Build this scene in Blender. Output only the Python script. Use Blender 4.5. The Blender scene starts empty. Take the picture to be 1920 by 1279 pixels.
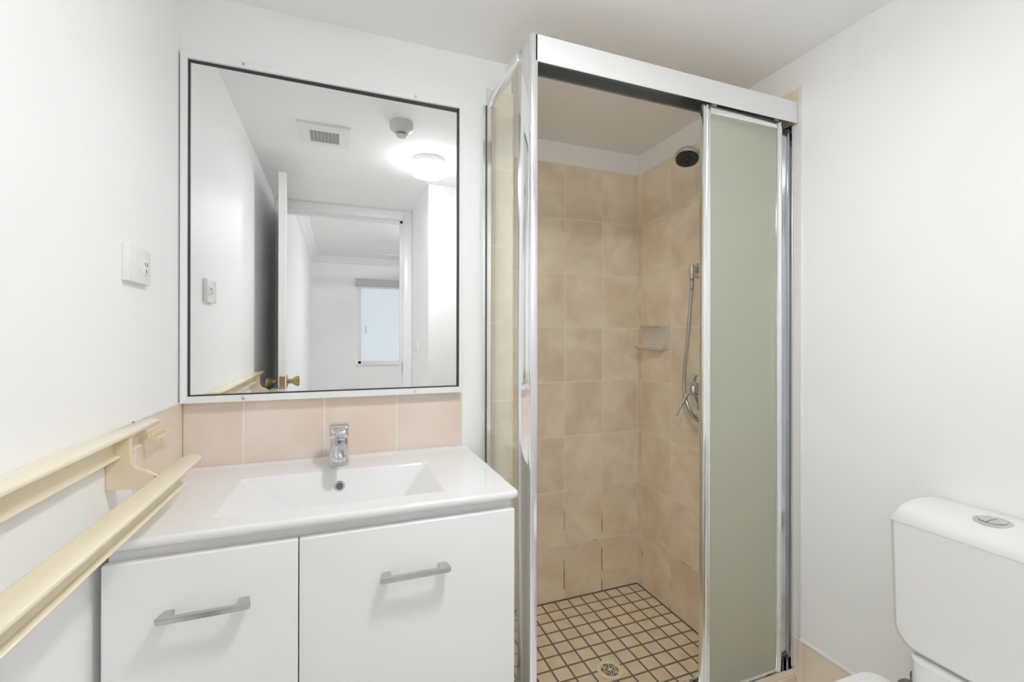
import bpy, bmesh, math, random
from mathutils import Vector, Matrix
random.seed(7)
scene = bpy.context.scene
COL = scene.collection
PI = math.pi

# ------------------------------------------------------------------ camera
cd = bpy.data.cameras.new('camera')
cam = bpy.data.objects.new('camera', cd)
COL.objects.link(cam)
ZC = 1.204
cd.sensor_width = 36.0
cd.lens = 842.5 / 1920 * 36.0
cd.shift_y = -6.6 / 1920
cd.clip_start = 0.02
cam.matrix_world = (Matrix.Translation((0, 0, ZC)) @ Matrix.Rotation(-math.radians(20.683), 4, 'Z')
                    @ Matrix.Rotation(PI / 2, 4, 'X') @ Matrix.Rotation(0.00193, 4, 'Z'))
scene.camera = cam

# ------------------------------------------------------------------ sky and exposure
LAMP = 92.0        # bathroom ceiling light
BEDLAMP = 72.0     # bedroom ceiling light
SKY = 1.0
w = bpy.data.worlds.new('sky')
scene.world = w
w.use_nodes = True
bgn = w.node_tree.nodes['Background']
bgn.inputs['Color'].default_value = (0.95, 0.98, 1.0, 1)
bgn.inputs['Strength'].default_value = SKY
vs = scene.view_settings
vs.view_transform = 'Standard'
vs.look = 'None'
vs.exposure = 0.47
vs.gamma = 1.0
vs.use_curve_mapping = False
scene.cycles.max_bounces = 16
scene.cycles.diffuse_bounces = 10
scene.cycles.glossy_bounces = 8
scene.cycles.transmission_bounces = 12
scene.cycles.transparent_max_bounces = 16

# ------------------------------------------------------------------ dimensions
XL, XR = -0.3834, 1.3548        # tile faces left / right
XRP = 1.3590                    # painted right wall
D1, D2 = 1.3787, 1.8443         # vanity wall face, shower back tile face
HC = 2.097                      # ceiling
TT = 2.0                        # top of shower tiles
PX = 0.432                      # outer face of the shower side panel
SF = 1.017                      # front of the shower screen
NIB = 0.522                     # end of the vanity wall inside the shower
YE = 0.110                      # wall behind the camera on the right
XE = 0.482                      # side wall of the entry
YD = -0.512                     # wall with the doorway
ZT = 0.862                      # basin top

# ------------------------------------------------------------------ materials
MATS = {}


def newmat(name):
    m = bpy.data.materials.new(name)
    m.use_nodes = True
    nt = m.node_tree
    b = nt.nodes['Principled BSDF']
    return m, nt, b


def pmat(name, col, rough=0.5, metal=0.0, noise=0.0, nscale=8.0, bump=0.0, bscale=60.0, spec=0.5, coat=0.0):
    m, nt, b = newmat(name)
    b.inputs['Base Color'].default_value = (*col, 1)
    b.inputs['Roughness'].default_value = rough
    b.inputs['Metallic'].default_value = metal
    b.inputs['Specular IOR Level'].default_value = spec
    if coat:
        b.inputs['Coat Weight'].default_value = coat
        b.inputs['Coat Roughness'].default_value = 0.05
    tc = nt.nodes.new('ShaderNodeTexCoord')
    if noise:
        n = nt.nodes.new('ShaderNodeTexNoise')
        n.inputs['Scale'].default_value = nscale
        n.inputs['Detail'].default_value = 4
        nt.links.new(tc.outputs['Object'], n.inputs['Vector'])
        r = nt.nodes.new('ShaderNodeMapRange')
        r.inputs['From Min'].default_value = 0.3
        r.inputs['From Max'].default_value = 0.7
        r.inputs['To Min'].default_value = 1 - noise
        r.inputs['To Max'].default_value = 1 + noise
        nt.links.new(n.outputs['Fac'], r.inputs['Value'])
        mx = nt.nodes.new('ShaderNodeVectorMath')
        mx.operation = 'SCALE'
        mx.inputs[0].default_value = col
        nt.links.new(r.outputs['Result'], mx.inputs['Scale'])
        nt.links.new(mx.outputs['Vector'], b.inputs['Base Color'])
    if bump:
        n2 = nt.nodes.new('ShaderNodeTexNoise')
        n2.inputs['Scale'].default_value = bscale
        n2.inputs['Detail'].default_value = 3
        nt.links.new(tc.outputs['Object'], n2.inputs['Vector'])
        bp = nt.nodes.new('ShaderNodeBump')
        bp.inputs['Strength'].default_value = bump
        bp.inputs['Distance'].default_value = 0.002
        nt.links.new(n2.outputs['Fac'], bp.inputs['Height'])
        nt.links.new(bp.outputs['Normal'], b.inputs['Normal'])
    MATS[name] = m
    return m


def M_(nt, op, a, b=None, c=None):
    n = nt.nodes.new('ShaderNodeMath')
    n.operation = op
    for i, v in enumerate((a, b, c)):
        if v is None:
            continue
        if isinstance(v, (int, float)):
            n.inputs[i].default_value = v
        else:
            nt.links.new(v, n.inputs[i])
    return n.outputs[0]


def tilemat(name, axes, size, off, gw, cola, colb, grout, rough=0.18, dirt=0.0, soft=0.0, var=0.05, dirtz=0.75, nscale=7.0):
    """axes: which object coordinates run across / up the tiles"""
    m, nt, b = newmat(name)
    tc = nt.nodes.new('ShaderNodeTexCoord')
    sp = nt.nodes.new('ShaderNodeSeparateXYZ')
    nt.links.new(tc.outputs['Object'], sp.inputs[0])
    U = M_(nt, 'DIVIDE', M_(nt, 'SUBTRACT', sp.outputs[axes[0]], off[0]), size[0])
    V = M_(nt, 'DIVIDE', M_(nt, 'SUBTRACT', sp.outputs[axes[1]], off[1]), size[1])
    fu, fv = M_(nt, 'FLOOR', U), M_(nt, 'FLOOR', V)
    fru, frv = M_(nt, 'FRACT', U), M_(nt, 'FRACT', V)
    du = M_(nt, 'MULTIPLY', M_(nt, 'MINIMUM', fru, M_(nt, 'SUBTRACT', 1.0, fru)), size[0])
    dv = M_(nt, 'MULTIPLY', M_(nt, 'MINIMUM', frv, M_(nt, 'SUBTRACT', 1.0, frv)), size[1])
    d = M_(nt, 'MINIMUM', du, dv)
    mr = nt.nodes.new('ShaderNodeMapRange')          # 1 on the tile, 0 in the joint
    mr.inputs['From Min'].default_value = gw * 0.45
    mr.inputs['From Max'].default_value = gw * 0.75
    nt.links.new(d, mr.inputs['Value'])
    mask = mr.outputs['Result']
    cmb = nt.nodes.new('ShaderNodeCombineXYZ')
    nt.links.new(fu, cmb.inputs[0])
    nt.links.new(fv, cmb.inputs[1])
    wn = nt.nodes.new('ShaderNodeTexWhiteNoise')
    wn.noise_dimensions = '3D'
    nt.links.new(cmb.outputs[0], wn.inputs['Vector'])
    # mottling that starts anew on each tile
    sc = nt.nodes.new('ShaderNodeVectorMath')
    sc.operation = 'SCALE'
    sc.inputs['Scale'].default_value = 13.0
    nt.links.new(wn.outputs['Color'], sc.inputs[0])
    ad = nt.nodes.new('ShaderNodeVectorMath')
    ad.operation = 'ADD'
    nt.links.new(sc.outputs[0], ad.inputs[0])
    nt.links.new(tc.outputs['Object'], ad.inputs[1])
    nz = nt.nodes.new('ShaderNodeTexNoise')
    nz.inputs['Scale'].default_value = nscale
    nz.inputs['Detail'].default_value = 3.5
    nz.inputs['Roughness'].default_value = 0.5
    nz.inputs['Distortion'].default_value = 0.6
    nt.links.new(ad.outputs[0], nz.inputs['Vector'])
    nr = nt.nodes.new('ShaderNodeMapRange')
    nr.inputs['From Min'].default_value = 0.33
    nr.inputs['From Max'].default_value = 0.67
    nt.links.new(nz.outputs['Fac'], nr.inputs['Value'])
    mix = nt.nodes.new('ShaderNodeMix')
    mix.data_type = 'RGBA'
    mix.inputs['A'].default_value = (*cola, 1)
    mix.inputs['B'].default_value = (*colb, 1)
    fac = M_(nt, 'ADD', M_(nt, 'MULTIPLY', nr.outputs['Result'], 1.0 - soft), M_(nt, 'MULTIPLY', wn.outputs['Value'], soft))
    nt.links.new(fac, mix.inputs['Factor'])
    vr = nt.nodes.new('ShaderNodeVectorMath')
    vr.operation = 'SCALE'
    nt.links.new(mix.outputs['Result'], vr.inputs[0])
    nt.links.new(M_(nt, 'ADD', 1 - var, M_(nt, 'MULTIPLY', wn.outputs['Value'], 2 * var)), vr.inputs['Scale'])
    # joint colour, with stains low on the wall
    gm = nt.nodes.new('ShaderNodeMix')
    gm.data_type = 'RGBA'
    gm.inputs['A'].default_value = (*grout, 1)
    gm.inputs['B'].default_value = (0.10, 0.075, 0.05, 1)
    if dirt:
        n3 = nt.nodes.new('ShaderNodeTexNoise')
        n3.inputs['Scale'].default_value = 9.0
        n3.inputs['Detail'].default_value = 5
        nt.links.new(tc.outputs['Object'], n3.inputs['Vector'])
        zz = nt.nodes.new('ShaderNodeMapRange')
        zz.inputs['From Min'].default_value = dirtz
        zz.inputs['From Max'].default_value = 0.0
        zz.inputs['To Min'].default_value = -0.25
        zz.inputs['To Max'].default_value = 0.12
        nt.links.new(sp.outputs[2], zz.inputs['Value'])
        dm = nt.nodes.new('ShaderNodeMapRange')
        dm.inputs['From Min'].default_value = 0.50
        dm.inputs['From Max'].default_value = 0.62
        dm.inputs['To Max'].default_value = dirt
        nt.links.new(M_(nt, 'ADD', n3.outputs['Fac'], zz.outputs['Result']), dm.inputs['Value'])
        nt.links.new(dm.outputs['Result'], gm.inputs['Factor'])
    else:
        gm.inputs['Factor'].default_value = 0.0
    fin = nt.nodes.new('ShaderNodeMix')
    fin.data_type = 'RGBA'
    nt.links.new(mask, fin.inputs['Factor'])
    nt.links.new(gm.outputs['Result'], fin.inputs['A'])
    nt.links.new(vr.outputs[0], fin.inputs['B'])
    nt.links.new(fin.outputs['Result'], b.inputs['Base Color'])
    nt.links.new(M_(nt, 'SUBTRACT', 0.75, M_(nt, 'MULTIPLY', mask, 0.75 - rough)), b.inputs['Roughness'])
    bp = nt.nodes.new('ShaderNodeBump')
    bp.inputs['Strength'].default_value = 0.6
    bp.inputs['Distance'].default_value = 0.0015
    nt.links.new(mask, bp.inputs['Height'])
    nt.links.new(bp.outputs['Normal'], b.inputs['Normal'])
    MATS[name] = m
    return m


WALLC = (0.945, 0.945, 0.945)
paint = pmat('wall_paint', WALLC, 0.42, noise=0.012, nscale=3, bump=0.06, bscale=90, spec=0.35)
paint_gloss = pmat('gloss_trim_paint', (0.90, 0.90, 0.90), 0.25, noise=0.01, bump=0.05, bscale=30)
ceilm = pmat('ceiling_paint', (0.925, 0.925, 0.925), 0.7, noise=0.012, nscale=3, bump=0.05, bscale=120, spec=0.2)
ceramic = pmat('white_ceramic', (0.86, 0.86, 0.86), 0.08, noise=0.004, spec=0.5)
laminate = pmat('white_laminate', (0.90, 0.90, 0.90), 0.35, noise=0.006, spec=0.4)
laminate_edge = pmat('white_laminate_recess', (0.84, 0.83, 0.83), 0.45, noise=0.01)
plastic_w = pmat('white_plastic', (0.85, 0.85, 0.84), 0.3, noise=0.004)
plastic_g = pmat('pale_grey_plastic', (0.66, 0.66, 0.65), 0.4, noise=0.01)
cream = pmat('cream_plastic', (0.86, 0.78, 0.60), 0.16, noise=0.03, nscale=5, spec=0.5)
cream_d = pmat('cream_plastic_deep', (0.82, 0.70, 0.52), 0.2, noise=0.04, nscale=5)  # deeper cream for the brackets and toothbrush holder
chrome = pmat('chrome', (0.72, 0.735, 0.77), 0.07, 1.0, noise=0.02, nscale=20)
alum = pmat('bright_aluminium', (0.94, 0.94, 0.95), 0.12, 1.0, noise=0.015, nscale=12)
alum_w = pmat('white_anodised_aluminium', (0.84, 0.84, 0.84), 0.28, 0.35, noise=0.01, nscale=12)
nickel = pmat('brushed_nickel', (0.60, 0.595, 0.58), 0.28, 1.0, noise=0.05, nscale=30)
track_m = pmat('grey_aluminium_track', (0.55, 0.55, 0.55), 0.25, 0.9, noise=0.03, nscale=20)
steel_d = pmat('dull_grey_metal', (0.30, 0.30, 0.30), 0.35, 0.8, noise=0.08, nscale=30)
brass = pmat('antique_brass', (0.43, 0.33, 0.18), 0.25, 1.0, noise=0.08, nscale=20)
dark = pmat('black_rubber', (0.03, 0.03, 0.032), 0.5, noise=0.05)
darkgrey = pmat('dark_grey_rubber', (0.12, 0.12, 0.12), 0.6, noise=0.15, nscale=40)
silicone = pmat('white_silicone', (0.84, 0.83, 0.81), 0.4, noise=0.02)
soapc = pmat('beige_ceramic', (0.74, 0.68, 0.58), 0.22, noise=0.02)
drainm = pmat('pale_brass', (0.90, 0.84, 0.62), 0.3, 0.1, noise=0.05, nscale=25)
carpet = pmat('grey_carpet', (0.55, 0.53, 0.50), 0.9, noise=0.08, nscale=80)
blindm = pmat('grey_blind_box', (0.58, 0.57, 0.56), 0.5, noise=0.02)
plank = pmat('pale_grey_louvre', (0.50, 0.50, 0.49), 0.5, noise=0.02)

TA, TB = (0.93, 0.83, 0.68), (0.80, 0.665, 0.505)
GR = (0.95, 0.88, 0.76)
t_back = tilemat('beige_wall_tile_back', (0, 2), (0.2, 0.25), (XR - 0.2, 0.0), 0.0034, TA, TB, GR, dirt=0.9)
t_right = tilemat('beige_wall_tile_right', (1, 2), (0.2, 0.25), (D2 - 0.2376, 0.0), 0.0034, TA, TB, GR, dirt=0.9)
t_left = tilemat('beige_wall_tile_return', (1, 2), (0.2, 0.25), (D2, 0.0), 0.0034, TA, TB, GR, dirt=0.8)
t_splash = tilemat('peach_splash_tile', (0, 2), (0.2, 0.25), (-0.2465, 1.0345 - 0.25), 0.0034, (0.87, 0.77, 0.70), (0.84, 0.69, 0.58), (0.92, 0.88, 0.84), nscale=6)
t_side = tilemat('cream_side_tile', (1, 2), (0.3, 0.25), (1.0945, 1.0345 - 0.25), 0.0020, (0.84, 0.74, 0.62), (0.81, 0.68, 0.53), (0.90, 0.85, 0.79), nscale=5)
t_skirt = tilemat('beige_skirting_tile', (1, 2), (0.2, 0.25), (0.9972, 0.0), 0.003, (0.90, 0.79, 0.64), (0.86, 0.74, 0.57), (0.86, 0.80, 0.70))
t_mosaic = tilemat('sandy_mosaic_tile', (0, 1), (0.0655, 0.0625), (1.2983, D2 - 0.0625), 0.0062, (0.93, 0.86, 0.68), (0.74, 0.58, 0.40), (0.22, 0.18, 0.135), rough=0.3, soft=0.42, var=0.07, nscale=14)
t_floor = tilemat('pale_floor_tile', (0, 1), (0.2, 0.2), (0, 0), 0.004, (0.90, 0.89, 0.87), (0.87, 0.855, 0.83), (0.70, 0.68, 0.65), rough=0.3)  # unseen floor, tiles made this pale to bounce light onto the walls


def clearglass(name, tint, refl=1.45):
    m = bpy.data.materials.new(name)
    m.use_nodes = True
    nt = m.node_tree
    nt.nodes.clear()
    out = nt.nodes.new('ShaderNodeOutputMaterial')
    tr = nt.nodes.new('ShaderNodeBsdfTransparent')
    tr.inputs[0].default_value = (*tint, 1)
    gl = nt.nodes.new('ShaderNodeBsdfGlossy')
    gl.inputs['Color'].default_value = (0.97, 0.98, 0.97, 1)
    gl.inputs['Roughness'].default_value = 0.01
    fr = nt.nodes.new('ShaderNodeFresnel')
    geo = nt.nodes.new('ShaderNodeNewGeometry')
    ior = nt.nodes.new('ShaderNodeMapRange')          # same reflection entering and leaving the thin pane
    ior.inputs['To Min'].default_value = refl
    ior.inputs['To Max'].default_value = 1.0 / refl
    nt.links.new(geo.outputs['Backfacing'], ior.inputs['Value'])
    nt.links.new(ior.outputs['Result'], fr.inputs['IOR'])
    mx = nt.nodes.new('ShaderNodeMixShader')
    nt.links.new(fr.outputs[0], mx.inputs[0])
    nt.links.new(tr.outputs[0], mx.inputs[1])
    nt.links.new(gl.outputs[0], mx.inputs[2])
    nt.links.new(mx.outputs[0], out.inputs[0])
    MATS[name] = m
    return m


def frosted(name, tint, rough, diffuse, dcol):
    m = bpy.data.materials.new(name)
    m.use_nodes = True
    nt = m.node_tree
    nt.nodes.clear()
    out = nt.nodes.new('ShaderNodeOutputMaterial')
    rf = nt.nodes.new('ShaderNodeBsdfRefraction')
    rf.inputs['Color'].default_value = (*tint, 1)
    rf.inputs['Roughness'].default_value = rough
    rf.inputs['IOR'].default_value = 1.25
    df = nt.nodes.new('ShaderNodeBsdfTranslucent')
    df.inputs[0].default_value = (*dcol, 1)
    d2 = nt.nodes.new('ShaderNodeBsdfDiffuse')
    d2.inputs[0].default_value = (*dcol, 1)
    m0 = nt.nodes.new('ShaderNodeMixShader')
    m0.inputs[0].default_value = 0.5
    nt.links.new(df.outputs[0], m0.inputs[1])
    nt.links.new(d2.outputs[0], m0.inputs[2])
    m1 = nt.nodes.new('ShaderNodeMixShader')
    m1.inputs[0].default_value = diffuse
    nt.links.new(rf.outputs[0], m1.inputs[1])
    nt.links.new(m0.outputs[0], m1.inputs[2])
    gl = nt.nodes.new('ShaderNodeBsdfGlossy')
    gl.inputs['Color'].default_value = (1, 1, 1, 1)
    gl.inputs['Roughness'].default_value = 0.12
    fr = nt.nodes.new('ShaderNodeFresnel')
    fr.inputs['IOR'].default_value = 1.3
    m2 = nt.nodes.new('ShaderNodeMixShader')
    nt.links.new(fr.outputs[0], m2.inputs[0])
    nt.links.new(m1.outputs[0], m2.inputs[1])
    nt.links.new(gl.outputs[0], m2.inputs[2])
    nt.links.new(m2.outputs[0], out.inputs[0])
    MATS[name] = m
    return m


glass = clearglass('clear_green_glass', (0.955, 0.97, 0.94))
glass_edge = pmat('green_glass_edge', (0.45, 0.62, 0.62), 0.2, noise=0.02)
frost = frosted('frosted_green_glass', (0.93, 0.965, 0.91), 0.30, 0.50, (0.90, 0.93, 0.86))
windowglass = frosted('frosted_window_glass', (0.90, 0.93, 0.95), 0.4, 0.45, (0.80, 0.83, 0.85))

mirm, nt_, b_ = newmat('silvered_mirror')
b_.inputs['Base Color'].default_value = (0.93, 0.94, 0.94, 1)
b_.inputs['Metallic'].default_value = 1.0
b_.inputs['Roughness'].default_value = 0.0


def emat(name, col, s):
    m = bpy.data.materials.new(name)
    m.use_nodes = True
    nt = m.node_tree
    nt.nodes.clear()
    out = nt.nodes.new('ShaderNodeOutputMaterial')
    e = nt.nodes.new('ShaderNodeEmission')
    e.inputs[0].default_value = (*col, 1)
    e.inputs[1].default_value = s
    nt.links.new(e.outputs[0], out.inputs[0])
    return m


def dim_rim_lamp(name, col, s, side):
    # emission cut on the rim so the ceiling and wall beside it glare less
    m = emat(name, col, s)
    nt = m.node_tree
    e = [n for n in nt.nodes if n.type == 'EMISSION'][0]
    g = nt.nodes.new('ShaderNodeNewGeometry')
    sp = nt.nodes.new('ShaderNodeSeparateXYZ')
    nt.links.new(g.outputs['Normal'], sp.inputs[0])
    mr = nt.nodes.new('ShaderNodeMapRange')
    mr.inputs['From Min'].default_value = 0.0
    mr.inputs['From Max'].default_value = -1.0
    mr.inputs['To Min'].default_value = s * side
    mr.inputs['To Max'].default_value = s
    nt.links.new(sp.outputs[2], mr.inputs['Value'])
    nt.links.new(mr.outputs['Result'], e.inputs[1])
    return m


lampm = dim_rim_lamp('lit_opal_diffuser', (0.965, 0.985, 1.005), LAMP, 0.07)
bedlampm = emat('lit_opal_bedroom_diffuser', (0.97, 0.985, 1.0), BEDLAMP)


# ------------------------------------------------------------------ mesh helpers
def finish(name, bm, mat, parent=None, sharp=35, smooth=True):
    bmesh.ops.recalc_face_normals(bm, faces=bm.faces[:])
    if smooth:
        for f in bm.faces:
            f.smooth = True
        lim = math.radians(sharp)
        for e in bm.edges:
            if len(e.link_faces) == 2:
                e.smooth = e.calc_face_angle(0.0) < lim
            else:
                e.smooth = False
    me = bpy.data.meshes.new(name)
    bm.to_mesh(me)
    bm.free()
    o = bpy.data.objects.new(name, me)
    COL.objects.link(o)
    for mm in (mat if isinstance(mat, (list, tuple)) else [mat]):
        me.materials.append(mm)
    if parent is not None:
        o.parent = parent
        o.matrix_parent_inverse = Matrix.Identity(4)
        if parent.type == 'EMPTY' or True:
            # vertices are written in world coordinates: keep them there
            o.matrix_basis = parent_world(parent).inverted()
    return o


def parent_world(p):
    m = p.matrix_basis.copy()
    q = p.parent
    while q is not None:
        m = q.matrix_basis @ m
        q = q.parent
    return m


def thing(name, label, cat, loc=(0, 0, 0), group=None):
    o = bpy.data.objects.new(name, None)
    o.empty_display_size = 0.05
    o.location = loc
    o.matrix_basis = Matrix.Translation(loc)
    COL.objects.link(o)
    o['label'] = label
    o['category'] = cat
    if group:
        o['group'] = group
    return o


def tag(o, label, cat):
    o['label'] = label
    o['category'] = cat
    return o


def struct(name, bm, mat, **k):
    o = finish(name, bm, mat, **k)
    o['kind'] = 'structure'
    return o


def B():
    return bmesh.new()


def box(bm, x0, x1, y0, y1, z0, z1, bev=0.0, seg=2, mi=0, mat=None):
    r = bmesh.ops.create_cube(bm, size=1.0)
    vs_ = r['verts']
    for v in vs_:
        v.co = Vector(((x0 + x1) / 2 + v.co.x * (x1 - x0), (y0 + y1) / 2 + v.co.y * (y1 - y0), (z0 + z1) / 2 + v.co.z * (z1 - z0)))
    es = list({e for v in vs_ for e in v.link_edges})
    fs = {f for v in vs_ for f in v.link_faces}
    for f in fs:
        f.material_index = mi
    if bev > 0:
        bmesh.ops.bevel(bm, geom=es, offset=bev, segments=seg, profile=0.5, affect='EDGES')
    return vs_


def frame_basis(d):
    d = d.normalized()
    a = Vector((0, 0, 1)) if abs(d.z) < 0.9 else Vector((1, 0, 0))
    u = d.cross(a).normalized()
    v = d.cross(u).normalized()
    return u, v


def lathe(bm, prof, origin, axis, seg=40, mi=0, sx=1.0, sy=1.0):
    """prof: list of (radius, distance along axis)"""
    origin, axis = Vector(origin), Vector(axis).normalized()
    u, v = frame_basis(axis)
    rings = []
    for r, h in prof:
        c = origin + axis * h
        if r < 1e-6:
            rings.append([bm.verts.new(c)])
        else:
            rings.append([bm.verts.new(c + u * (r * sx * math.cos(2 * PI * i / seg)) + v * (r * sy * math.sin(2 * PI * i / seg))) for i in range(seg)])
    for a, b in zip(rings, rings[1:]):
        for i in range(seg):
            j = (i + 1) % seg
            if len(a) == 1 and len(b) == 1:
                continue
            if len(a) == 1:
                f = bm.faces.new((a[0], b[j], b[i]))
            elif len(b) == 1:
                f = bm.faces.new((a[i], a[j], b[0]))
            else:
                f = bm.faces.new((a[i], a[j], b[j], b[i]))
            f.material_index = mi
    for ring, top in ((rings[0], 0), (rings[-1], 1)):
        if len(ring) > 1:
            f = bm.faces.new(ring if top else list(reversed(ring)))
            f.material_index = mi


def smooth_path(pts, n=8):
    pts = [Vector(p) for p in pts]
    out = []
    for i in range(len(pts) - 1):
        p0 = pts[max(i - 1, 0)]
        p1, p2 = pts[i], pts[i + 1]
        p3 = pts[min(i + 2, len(pts) - 1)]
        for k in range(n):
            t = k / n
            out.append(0.5 * ((2 * p1) + (-p0 + p2) * t + (2 * p0 - 5 * p1 + 4 * p2 - p3) * t * t + (-p0 + 3 * p1 - 3 * p2 + p3) * t ** 3))
    out.append(pts[-1])
    return out


def tube(bm, pts, rad, seg=14, mi=0, caps=True, flat=1.0):
    pts = [Vector(p) for p in pts]
    n = len(pts)
    rr = rad if callable(rad) else (lambda t: rad)
    tang = []
    for i in range(n):
        tang.append((pts[min(i + 1, n - 1)] - pts[max(i - 1, 0)]).normalized())
    u, v = frame_basis(tang[0])
    rings = []
    for i in range(n):
        if i:
            ax = tang[i - 1].cross(tang[i])
            if ax.length > 1e-8:
                R = Matrix.Rotation(tang[i - 1].angle(tang[i]), 3, ax.normalized())
                u, v = R @ u, R @ v
        r = rr(i / (n - 1))
        rings.append([bm.verts.new(pts[i] + u * (r * math.cos(2 * PI * k / seg)) + v * (r * flat * math.sin(2 * PI * k / seg))) for k in range(seg)])
    for a, b in zip(rings, rings[1:]):
        for k in range(seg):
            j = (k + 1) % seg
            f = bm.faces.new((a[k], a[j], b[j], b[k]))
            f.material_index = mi
    if caps:
        bm.faces.new(list(reversed(rings[0])))
        bm.faces.new(rings[-1])


def prism(bm, poly, axis, a0, a1, mi=0):
    """poly: 2D points; axis: index along which it is extruded; other two axes in order"""
    oth = [i for i in range(3) if i != axis]

    def mk(p, a):
        c = [0, 0, 0]
        c[oth[0]], c[oth[1]], c[axis] = p[0], p[1], a
        return bm.verts.new(c)
    A = [mk(p, a0) for p in poly]
    Bv = [mk(p, a1) for p in poly]
    n = len(poly)
    fs = [bm.faces.new(A), bm.faces.new(list(reversed(Bv)))]
    for i in range(n):
        j = (i + 1) % n
        fs.append(bm.faces.new((A[i], Bv[i], Bv[j], A[j])))
    for f in fs:
        f.material_index = mi
    return A, Bv


def loft(bm, rings, mi=0, cap=True):
    R = [[bm.verts.new(p) for p in r] for r in rings]
    n = len(R[0])
    for a, b in zip(R, R[1:]):
        for i in range(n):
            j = (i + 1) % n
            f = bm.faces.new((a[i], a[j], b[j], b[i]))
            f.material_index = mi
    if cap:
        bm.faces.new(list(reversed(R[0])))
        bm.faces.new(R[-1])
    return R


def rrect(x0, x1, y0, y1, r, n=6):
    pts = []
    for cx, cy, a in ((x1 - r, y1 - r, 0), (x0 + r, y1 - r, 90), (x0 + r, y0 + r, 180), (x1 - r, y0 + r, 270)):
        for k in range(n + 1):
            t = math.radians(a + 90 * k / n)
            pts.append((cx + r * math.cos(t), cy + r * math.sin(t)))
    return pts


# ================================================================== THE ROOM SHELL
WT = 0.10
# floors
b = B(); box(b, NIB, XR, SF + 0.0, D2, -0.06, 0.0); struct('floor_shower', b, t_mosaic)
b = B(); box(b, PX - 0.005, NIB, SF, D1, -0.06, 0.0); struct('floor_shower_side', b, t_mosaic)
b = B(); box(b, XL - 0.1, XRP + 0.1, YE - 0.02, SF, -0.06, 0.0); box(b, XL - 0.1, PX - 0.005, SF, D1 + 0.02, -0.06, 0.0)
box(b, XL - 0.1, XE + 0.02, YD - 0.11, YE - 0.02, -0.06, 0.0); struct('floor', b, t_floor)
# hob under the shower screen
b = B(); box(b, PX + 0.004, XR, SF + 0.002, SF + 0.085, 0.0, 0.128, 0.002)
struct('trim_1', b, t_back)
b = B(); box(b, PX + 0.002, PX + 0.05, SF + 0.085, D1, 0.0, 0.128, 0.002)
struct('trim_2', b, t_back)
# ceiling
b = B(); box(b, XL - 0.2, XRP + 0.2, YD - 0.05, D2 + 0.2, HC, HC + 0.08); struct('ceiling', b, ceilm)
# left wall
b = B(); box(b, XL - 0.003 - WT, XL - 0.003, YD - 0.05, D1 + 0.15, 0, HC); struct('wall_left', b, paint)
b = B(); box(b, XL - 0.004, XL, 1.0945, D1, ZT - 0.25, 1.0345, 0.001, 1); struct('trim_3', b, t_side)
# vanity wall (carries on as a nib into the shower)
b = B(); box(b, XL - WT, NIB - 0.004, D1 + 0.003, D2 + 0.1, 0, HC); struct('wall_back', b, paint)
b = B(); box(b, XL + 0.0005, 0.3535, D1 - 0.0005, D1 + 0.004, ZT - 0.02, 1.0345, 0.001, 1); struct('trim_4', b, t_splash)
b = B(); box(b, 0.4440, NIB, D1 - 0.004, D1 + 0.004, 0.0, TT); struct('wall_shower_nib', b, t_back)
b = B(); box(b, 0.4310, 0.4440, D1 - 0.0045, D1 + 0.004, 0.0, TT + 0.003, 0.001, 1); struct('trim_13', b, silicone)
b = B(); box(b, NIB - 0.005, NIB, D1 + 0.003, D2, 0.0, TT); struct('wall_shower_left', b, t_left)
# shower back wall
b = B(); box(b, NIB - 0.06, XRP + 0.1, D2 + 0.003, D2 + 0.1, 0, HC); struct('wall_shower_back_upper', b, paint)
b = B(); box(b, NIB, XR, D2, D2 + 0.0035, 0, TT); struct('wall_shower_back', b, t_back)
# right wall
b = B(); box(b, XRP, XRP + WT, YE - 0.1, D2 + 0.1, 0, HC); struct('wall_right', b, paint)
b = B(); box(b, XR, XRP + 0.0005, 1.0145, D2 + 0.003, 0, TT, 0.0); struct('wall_shower_right', b, t_right)
b = B(); box(b, XR - 0.0005, XRP + 0.0005, 1.0045, 1.0147, 0.252, TT + 0.004, 0.0015); struct('trim_5', b, silicone)
b = B(); box(b, XR - 0.0012, XRP, 1.0146, 1.0302, 0.252, 1.8860, 0.0005, 1); struct('trim_14', b, silicone)
b = B(); box(b, XR, XRP + 0.0005, YE, 1.0140, 0, 0.2505, 0.001, 1); struct('baseboard_right', b, t_skirt)
b = B()
prism(b, [(XR - 0.003, 0.2495), (XRP, 0.2495), (XRP, 0.2575), (XR + 0.001, 0.2555)], 1, YE, 1.0045); struct('trim_6', b, silicone)
# silicone in the shower corners
b = B()
tube(b, [(XR - 0.0012, D2 - 0.0012, 0.004), (XR - 0.0012, D2 - 0.0012, TT - 0.002)], 0.0026, 8)
struct('trim_7', b, silicone)
b = B()
tube(b, [(NIB, D2 - 0.001, 0.001), (XR, D2 - 0.001, 0.001)], 0.0032, 8)
tube(b, [(XR - 0.001, D2, 0.001), (XR - 0.001, SF + 0.085, 0.001)], 0.0032, 8)
struct('trim_8', b, darkgrey)
# white cap on the left tile and its edge
b = B(); box(b, XL - 0.0035, XL + 0.0012, 1.0905, 1.0945, ZT - 0.25, 1.037); box(b, XL - 0.0035, XL + 0.001, 1.0905, D1 - 0.001, 1.0345, 1.038); struct('trim_9', b, silicone)
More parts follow.
